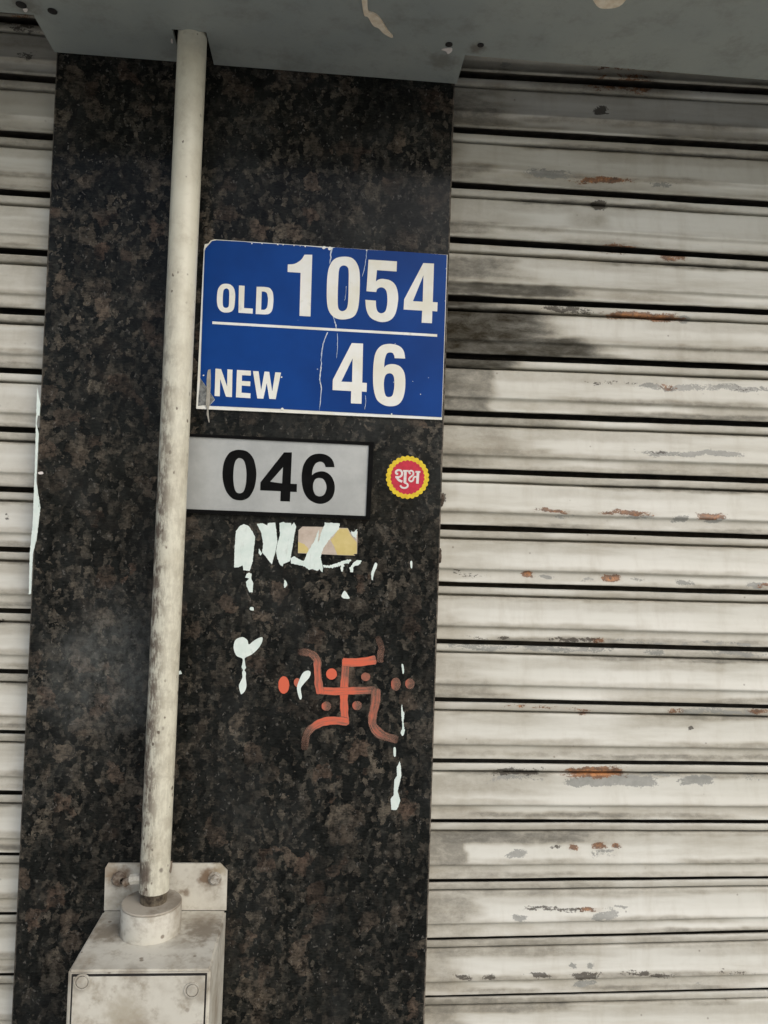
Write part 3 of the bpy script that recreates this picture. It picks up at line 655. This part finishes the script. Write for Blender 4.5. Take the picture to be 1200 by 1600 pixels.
# ------------------------------------------------------------------ 046 plate
ND = 0.007
np_ = thing('number_plate', P(430, 800, ND), 'brushed silver plate with black frame and black digits 046', 'sign')
def quad(a, b, c, d): return [a, b, c, d]
fo = [(276, 676.5), (584.5, 691), (578.5, 811.5), (270, 800.5)]; fi_ = [(284, 681.3), (576.5, 695.6), (571.6, 806.2), (279, 794.8)]
cut('frame', [fo, fi_], zI, ND, M['black'], np_, ND-0.0004, (False, False))
cut('face', [[(283.6, 681), (577, 695.2), (572, 806.6), (278.6, 795.2)]], zI, ND-0.0022, M['alu'], np_, ND-0.003, (False,))
z5 = zmap(330, 680, 5.7143); ND2 = ND-0.0019
cut('digit', [[(250, 130), (320, 145), (375, 205), (400, 300), (402, 380), (385, 470), (345, 545), (300, 575), (250, 582), (190, 565), (140, 510), (110, 430), (101, 340), (115, 240), (155, 165), (200, 138)], [(255, 204), (285, 218), (305, 260), (315, 340), (310, 430), (295, 490), (275, 513), (248, 518), (222, 505), (205, 460), (197, 380), (202, 290), (215, 235), (235, 210)]], z5, ND2, M['black'], np_, 0.0003)
cut('digit', [S((650, 153), (721, 153), (709, 433), (766, 436), (764, 507), (707, 505), (703, 592), (617, 589), (620, 500), (437, 492), (440, 420)), S((641, 285), (633, 430), (527, 415))], z5, ND2, M['black'], np_, 0.0003)
cut('digit', [S((1102, 285), (1022, 285))+[(1010, 255), (985, 238), (955, 240), (925, 262), (905, 310)]+S((900, 357))+[(930, 335), (980, 322), (1030, 332), (1075, 370), (1100, 430), (1103, 490), (1085, 550), (1045, 592), (990, 612), (930, 605), (870, 570), (830, 510), (812, 440), (808, 360), (820, 280), (850, 220), (895, 180), (950, 165), (1010, 170), (1060, 195), (1090, 235)], [(970, 382), (1000, 392), (1022, 425), (1030, 470), (1015, 520), (990, 542), (960, 545), (930, 530), (912, 490), (910, 440), (925, 400), (945, 385)]], z5, ND2, M['black'], np_, 0.0003)

# ------------------------------------------------------------------ round sticker
stk = thing('round_sticker', P(636.5, 746, 0.0005), 'round red sticker with scalloped yellow rim and white Gujarati lettering', 'sticker')
def scal(r, n, amp, cx=636.8, cy=745.8): return [(cx+(r+amp*abs(math.sin(n*a/2)))*math.cos(a), cy+(r+amp*abs(math.sin(n*a/2)))*math.sin(a)) for a in [2*math.pi*i/(n*8) for i in range(n*8)]]
cut('yellow_rim', [scal(32.0, 26, 2.0)], zI, 0.0006, M['yellow'], stk, 0.0004, (False,))
cut('red_disc', [scal(25.3, 26, 1.6)], zI, 0.0008, M['crimson'], stk, 0.0003, (False,))
z12 = zmap(590, 700, 12)
def stroke(name, pts, w, zm, d, mat, parent):
    L = crom(pts, closed=False, n=6); a, b = [], []
    for i, q in enumerate(L):
        t = (L[min(i+1, len(L)-1)]-L[max(i-1, 0)]).normalized(); n = Vector((-t.y, t.x)); a.append(q+n*w/2); b.append(q-n*w/2)
    return cut(name, [a+b[::-1]], zm, d, mat, parent, 0.0002, (False,))
gl = [([(385, 488), (352, 478), (345, 440), (390, 414), (440, 428), (460, 472), (445, 520), (400, 545), (332, 545)], 38), ([(362, 548), (395, 598), (462, 632)], 44), ([(522, 418), (516, 540), (512, 655)], 52), ([(478, 428), (582, 430)], 34), ([(505, 650), (556, 675), (562, 722), (515, 750), (455, 738), (425, 700)], 34),
      ([(618, 486), (590, 455), (622, 425), (664, 445), (668, 500), (615, 545), (588, 590), (622, 626), (664, 605), (676, 560), (700, 540), (750, 545)], 32), ([(758, 440), (752, 550), (745, 668)], 50), ([(708, 446), (802, 450)], 34)]
for i, (p, w) in enumerate(gl): stroke('letter_stroke', p, w, z12, 0.0010+i*0.00003, M['letter'], stk)

# ------------------------------------------------------------------ torn paper
z7 = zmap(355, 805, 4.8)
pp = thing('torn_paper', P(510, 860, 0.0003), 'small torn cream and yellow paper label under white paint on the granite', 'paper')
cut('backing_paper', [[(535, 112), (565, 85), (720, 88), (905, 97), (922, 128), (978, 120), (974, 290), (945, 292), (960, 303), (860, 300), (700, 292), (530, 285)]], z7, 0.0005, M['paper'], pp, 0.0003, (False,))
cut('yellow_print', [[(800, 160), (835, 100), (903, 99), (925, 150), (972, 205), (972, 288), (945, 291), (955, 301), (825, 296), (800, 230), (775, 185)]], z7, 0.0006, M['ochre'], pp, 0.00012, (False,), 2.0)
cut('yellow_print', [[(532, 200), (575, 215), (610, 250), (605, 284), (532, 283)]], z7, 0.0006, M['ochre'], pp, 0.00012, (False,), 2.0)

# ------------------------------------------------------------------ white paint on the pillar
z11, z13, z8 = zmap(350, 980, 12), zmap(590, 1020, 5.925), zmap(420, 990, 5)
zL = zmap(0, 400, 2.669)
def daub(pts, zm, smooth=True, rough=3.0, d=0.0010, th=0.0009):
    return cut('paint_streak', [pts], zm, d, M['paint'], pil, th, (smooth,), rough)
daub([(65, 120), (95, 80), (125, 67), (160, 80), (190, 125), (210, 165), (200, 250), (190, 350), (168, 418), (120, 412), (118, 375), (85, 390), (52, 393), (55, 260)], z7, False)
daub([(222, 65), (265, 60), (300, 78), (305, 58), (360, 55), (368, 110), (376, 200), (360, 280), (335, 368), (318, 350), (290, 310), (262, 280), (270, 220), (255, 130)], z7, False)
daub([(238, 250), (262, 285), (250, 302), (236, 285)], z7, False)
daub([(392, 60), (420, 50), (440, 58), (478, 58), (482, 80), (500, 52), (518, 85), (505, 140), (490, 240), (470, 345), (420, 365), (415, 385), (395, 370), (375, 320), (366, 270), (375, 220), (395, 150)], z7, False)
daub([(735, 55), (800, 58), (845, 62), (838, 105), (780, 165), (725, 240), (700, 310), (718, 400), (715, 430), (690, 405), (675, 418), (640, 403), (615, 410), (580, 385), (530, 372), (480, 362), (472, 325), (500, 308), (550, 335), (575, 345), (600, 280), (650, 200), (688, 105), (682, 205), (705, 130)], z7, False, 6)
daub([(715, 372), (760, 378), (800, 368), (860, 345), (900, 335), (932, 335), (910, 362), (880, 365), (865, 430), (850, 410), (850, 378), (790, 395), (720, 392)], z7, False, 9)
daub([(920, 395), (940, 365), (975, 335), (1008, 340), (990, 370), (950, 385), (945, 425), (925, 430)], z7, False, 9)
daub([(1110, 358), (1125, 375), (1100, 440), (1090, 485), (1080, 470), (1085, 420)], z7)
daub([(165, 430), (182, 440), (180, 475), (195, 510), (190, 580), (165, 578), (145, 530), (140, 500), (165, 475), (135, 468), (145, 440)], z7, False)
daub([(432, 485), (450, 520), (430, 545), (425, 520)], z7)
daub([(880, 568), (900, 590), (918, 625), (870, 622), (858, 600)], z7)
daub([(392, 948), (397, 950), (396, 955), (392, 953)], zI)
daub([(925, 115), (945, 125), (975, 105), (970, 180), (950, 160), (935, 150)], z7, False, 8)
daub([(641, 878), (644, 877), (644, 887), (642, 887)], zI, True, 0)
hd = daub([(320, 190), (380, 200), (440, 250), (465, 325), (560, 255), (650, 205), (718, 195), (712, 280), (640, 400), (520, 510), (395, 575), (392, 650), (400, 720), (412, 760), (385, 810), (410, 860), (405, 940), (420, 1090), (395, 1190), (340, 1250), (310, 1240), (280, 1110), (305, 1030), (345, 940), (340, 850), (355, 800), (330, 750), (345, 680), (345, 590), (240, 540), (190, 440), (182, 340), (220, 235)], z11, True, 0, 0.0013, 0.0012)
hd['label'] = 'heart-shaped blob of white paint with a drip below'
daub([(222, 110), (238, 115), (245, 180), (232, 190)], z13)
daub([(225, 475), (235, 540), (248, 560), (240, 640), (250, 720), (235, 770), (212, 740), (228, 700), (225, 620), (218, 540)], z13, True, 5)
daub([(150, 880), (168, 882), (168, 950), (155, 962), (147, 935)], z13)
daub([(205, 1005), (215, 1050), (220, 1140), (200, 1220), (185, 1280), (210, 1370), (190, 1430), (175, 1455), (128, 1455), (120, 1355), (148, 1320), (155, 1180), (180, 1140), (178, 1060)], z13, False, 4)
daub([(300, 290), (325, 300), (318, 340), (275, 390), (250, 430), (258, 500), (240, 510), (220, 430), (235, 370), (265, 310)], z8, True, 0, 0.0014)
daub([(155, 548), (168, 620), (165, 665), (157, 665), (152, 700), (161, 740), (155, 860), (151, 940), (168, 1050), (152, 1180), (136, 1245), (129, 1410), (120, 1412), (124, 1240), (137, 1100), (146, 860), (151, 650)], zL, False, 2)
daub([(268, 1052), (283, 1048), (284, 1053), (272, 1056)], zI, False, 3)
cut('paint_streak', [[(59.5, 738), (66, 737), (67, 740.5), (61, 741)]], zI, 0.001, M['letter'], pil, 0.0009)
# dried mortar stuck to the edge
for x, y, r in ((692, 781, .0062), (691, 871, .005), (690, 862, .004)):
    p = P(x, y, 0); bm = bmesh.new(); bmesh.ops.create_icosphere(bm, subdivisions=3, radius=r)
    for v in bm.verts: v.co *= 1+0.55*mnoise.noise(v.co*420+Vector((x, y, 0)))
    for v in bm.verts: v.co = Vector((PX1+0.0005, 0.006, p.z))+Vector((v.co.x*.55, v.co.y, v.co.z*1.4))
    from_bm('mortar_lump', bm, M['lump'], pil, True)

# ------------------------------------------------------------------ red painted symbol
sy = thing('painted_symbol', P(540, 1090, 0.0004), 'red hand-painted auspicious swastika with dots on the granite pillar', 'painted symbol')
R = M['red']; sd_ = 0.0004
ribbon('brush_stroke', [(602, 196), (596, 320), (588, 450), (590, 600), (598, 715)], 68, z8, sd_+0.0001, R, sy, [(0, .72), (.25, .66), (.45, .92), (1, .9)])
ribbon('brush_stroke', [(372, 440), (500, 452), (600, 448), (720, 445), (840, 440)], 64, z8, sd_+0.0002, R, sy, [(0, .85), (.6, .95), (.85, .62), (1, .3)])
ribbon('brush_stroke', [(575, 222), (650, 226), (740, 220), (838, 203)], 72, z8, sd_+0.0003, R, sy, [(0, 1), (.8, 1), (1, .75)])
ribbon('brush_stroke', [(868, 225), (872, 160), (880, 110), (848, 20)], 62, z8, sd_+0.0004, R, sy, [(0, .36), (.5, .30), (1, .06)])
ribbon('brush_stroke', [(405, 470), (388, 380), (380, 270), (375, 205), (325, 155), (225, 140)], 68, z8, sd_+0.0005, R, sy, [(0, .9), (.35, .72), (.65, .58), (.85, .38), (1, .1)])
ribbon('brush_stroke', [(620, 690), (540, 680), (450, 685), (370, 715), (300, 780), (278, 910)], 68, z8, sd_+0.0006, R, sy, [(0, .85), (.35, .85), (.6, .8), (.78, .35), (1, .08)])
ribbon('brush_stroke', [(838, 430), (832, 540), (812, 640), (815, 720), (880, 790), (1010, 832)], 76, z8, sd_+0.0007, R, sy, [(0, .52), (.4, .66), (.7, .6), (.85, .5), (1, .22)])
def dot(x, y, rx, ry, wv, i):
    n = 26; pts = [(x, y)]+[(x+rx*math.cos(6.2832*j/n)*(1+.08*mnoise.noise(Vector((j*.5, x, y)))), y+ry*math.sin(6.2832*j/n)*(1+.08*mnoise.noise(Vector((j*.5, y, x))))) for j in range(n)]
    v = [P(*z8(p), sd_+0.0008+i*0.00003) for p in pts]; back = [p+Vector((0, 0.0003, 0)) for p in v]; m = len(v)
    f = [(0, 1+j, 1+(j+1) % n) for j in range(n)]; f += [tuple(a+m for a in q[::-1]) for q in f]; f += [(1+j, 1+(j+1) % n, m+1+(j+1) % n, m+1+j) for j in range(n)]
    me = bpy.data.meshes.new('dot'); me.from_pydata([tuple(p) for p in v+back], [], f)
    a = me.attributes.new('wear', 'FLOAT', 'POINT'); base = [wv]+[wv*.9+(.3*max(0, -math.cos(6.2832*j/n)) if wv < .5 else 0) for j in range(n)]; a.data.foreach_set('value', base*2)
    link('dot', me, R, sy)
for i, a in enumerate(((490, 316, 42, 44, .98), (757, 338, 36, 33, .55), (450, 567, 38, 36, .48), (690, 562, 38, 36, .42), (117, 402, 43, 68, 1.0), (222, 382, 26, 34, .75), (993, 395, 38, 52, .42), (1103, 392, 37, 42, .40))): dot(*a, i)

# ------------------------------------------------------------------ junction box
fold = P(258, 1420, 0).z; bx0, bx1 = P(163, 1420, 0).x, P(354, 1420, 0).x
BF = PZ(217, 1516, fold).y                         # front of the box
pc = PZ(236, 1478, fold); COLR = 0.0352
cy_ = pc.y + COLR
BROWN = (0.15, 0.095, 0.055); DUN = (0.20, 0.168, 0.125)
pt = P(328, 1372, 0.003); plb = P(186, 1373, 0.003)
M['boxp'] = metal_paint('dirty_cream_metal_paint', (0.57, 0.55, 0.475), (0.22, 0.175, 0.115), 0.72,
    [(pt, 0.016, BROWN, .9), (plb, 0.017, BROWN, .85), (P(345, 1360, .002), 0.012, (0.25, .19, .10), .6), (Vector((bx0+0.02, cy_-0.005, fold)), 0.03, DUN, .85), (Vector((bx1-0.02, cy_+0.0, fold)), 0.03, DUN, .9), (Vector((bx1-0.04, cy_-0.03, fold)), 0.02, DUN, .4), (Vector((P(236.5, 1422, -cy_).x, cy_, fold+0.033)), 0.034, (0.27, 0.235, 0.185), .75), (P(170, 1360, .002), 0.016, (0.30, .22, .13), .5), (Vector((bx0+0.01, BF, fold-0.01)), 0.02, DUN, .5), (Vector((bx0+0.07, BF, fold-0.004)), 0.016, DUN, .5), (Vector((bx1-0.012, BF, fold-0.02)), 0.02, DUN, .55), (Vector((bx0+0.06, BF, fold-0.045)), 0.022, (0.34, .30, .22), .6), (P(290, 1395, .003), 0.005, BROWN, .7), (P(283, 1393, .003), 0.004, BROWN, .6)])  # includes darker patches on the box top either side of the collar
jb = thing('junction_box', ((bx0+bx1)/2, BF/2, fold-0.30), 'dirty cream painted steel box with collar and back plate bolted to pillar', 'electrical box')
HB = 0.30; g_ = 0.003
# shell: top, sides, floor and the front rim round the door
bm = bmesh.new()
def bxm(lo, hi, bev=0.0012):
    b2 = bmesh.new(); bmesh.ops.create_cube(b2, size=1.0)
    for v in b2.verts: v.co = Vector([lo[i] + (v.co[i]+0.5)*(hi[i]-lo[i]) for i in range(3)])
    bmesh.ops.bevel(b2, geom=b2.edges[:], offset=bev, segments=2, affect='EDGES')
    me = bpy.data.meshes.new('tmp'); b2.to_mesh(me); b2.free(); bm.from_mesh(me); bpy.data.meshes.remove(me)
bxm((bx0, BF, fold-HB), (bx1, -0.0035, fold), 0.0022)
body = from_bm('body', bm, M['boxp'], jb)
# dark joint and door
dl, dr = bx0+0.0042, bx1-0.0035
box('door_joint', (dl, BF-0.0006, fold-HB+0.004), (dr, BF+0.004, fold-0.0035), M['dark'], jb)
door = box('door', (dl+0.0018, BF-0.0022, fold-HB+0.006), (dr-0.0018, BF-0.0007, fold-0.0055), M['boxp'], jb, 0.0007)
for (x, y) in ((128, 1535), (300, 1548)):
    c = P(x, y, -BF+0.0037)
    ring = lambda r: [c + Vector((r*math.cos(6.2832*i/20), 0, r*math.sin(6.2832*i/20))) for i in range(20)]
    sheet('door_screw', [ring(0.0086), ring(0.0070)], M['boxp'], door, 0.0016, Vector((0, 1, 0)))
    lathe('door_screw', c + Vector((0, 0.0006, 0)), (0, -1, 0), [(0, 0.0062), (0.0008, 0.0058), (0.0010, 0.0040)], M['boxp'], door, 16)
# back plate with clipped corners
ftop = P(258, 1347.5, 0.003)
zt = P(180, 1349, 0.003).z
fl = [Vector((bx0+0.0005, -0.0032, fold-0.0005)), Vector((bx0-0.0003, -0.0032, zt-0.006)), Vector((bx0+0.003, -0.0032, zt)), Vector((bx1-0.010, -0.0032, zt)), Vector((bx1-0.0005, -0.0032, zt-0.009)), Vector((bx1, -0.0032, fold-0.0005))]
sheet('back_plate', [fl], M['boxp'], jb, 0.0027)
cz = fold
lathe('collar', (P(236.5, 1422, -cy_).x, cy_, cz), (0, 0, 1), [(0.0002, COLR), (0.0300, COLR), (0.0312, COLR*0.975), (0.0318, COLR*0.94)], M['boxp'], jb, 48)
M['cap'] = metal_paint('grimy_cap_paint', (0.40, 0.365, 0.30), (0.17, 0.135, 0.095), 0.75)
lathe('collar_cap', (P(236.5, 1422, -cy_).x, cy_, cz+0.0324), (0, 0, 1), [(0, COLR*0.992), (0.0010, COLR*0.998), (0.0020, COLR*0.97), (0.0023, 0.0175), (0.0022, 0.0160)], M['cap'], jb, 48)
c = P(336, 1372.5, 0.0033)
lathe('bolt', c, (0, -1, 0), [(0, 0.0085), (0.0014, 0.0085), (0.0016, 0.0058), (0.0055, 0.0055), (0.0062, 0.0045), (0.0058, 0.0022), (0.0058, 0.0002)], M['steel'], jb, 18)
c = P(186.5, 1372, 0.0033)
lathe('bolt', c, (0.1, -1, 0), [(0, 0.0092), (0.003, 0.0094), (0.0058, 0.0075), (0.0066, 0.003)], M['rusty'], jb, 8)
# ------------------------------------------------------------------ conduit pipe
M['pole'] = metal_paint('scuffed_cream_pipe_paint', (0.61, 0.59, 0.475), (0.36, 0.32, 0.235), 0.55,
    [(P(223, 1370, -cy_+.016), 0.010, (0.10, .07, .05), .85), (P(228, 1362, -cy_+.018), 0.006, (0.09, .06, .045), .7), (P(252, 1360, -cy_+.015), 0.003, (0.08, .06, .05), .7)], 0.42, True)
D_ = -cy_
cp = thing('conduit_pipe', (pc.x, cy_, cz+0.03), 'scuffed cream conduit pipe rising from the junction box into the canopy', 'pipe')
pb = P(240.8, 1390, D_); pt_ = P(299, 100, D_)
dirp = (pt_-pb)
RP = 0.0176
zend = pb + dirp*((SOF+0.10-pb.z)/dirp.z)
Npts = 60; pts = [pb.lerp(zend, i/Npts) for i in range(Npts+1)]
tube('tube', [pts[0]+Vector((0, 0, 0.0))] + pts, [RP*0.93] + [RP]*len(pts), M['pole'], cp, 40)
nb0 = Vector((pb.x-0.0002, cy_, cz+0.0305))
tube('neck', [nb0, Vector((pb.x, cy_, pb.z+0.006))], RP*0.885, M['neck'], cp, 32)
s0 = P(222, 1372, D_); s1 = P(205, 1374, D_-0.004); s2 = P(196, 1379, D_-0.006)
tube('clamp_screw', [s0, s1], [0.0065, 0.0062], M['boxp'], cp, 8)
tube('screw_shank', [s1, s2, P(191, 1377, D_-0.012)], [0.0042, 0.0048, 0.0036], M['rusty'], cp, 10)
lathe('clamp_nut', P(263.5, 1355, D_-0.006), (1, 0, 0), [(0, 0.0075), (0.003, 0.0075), (0.0036, 0.004)], M['rusty'], cp, 6)
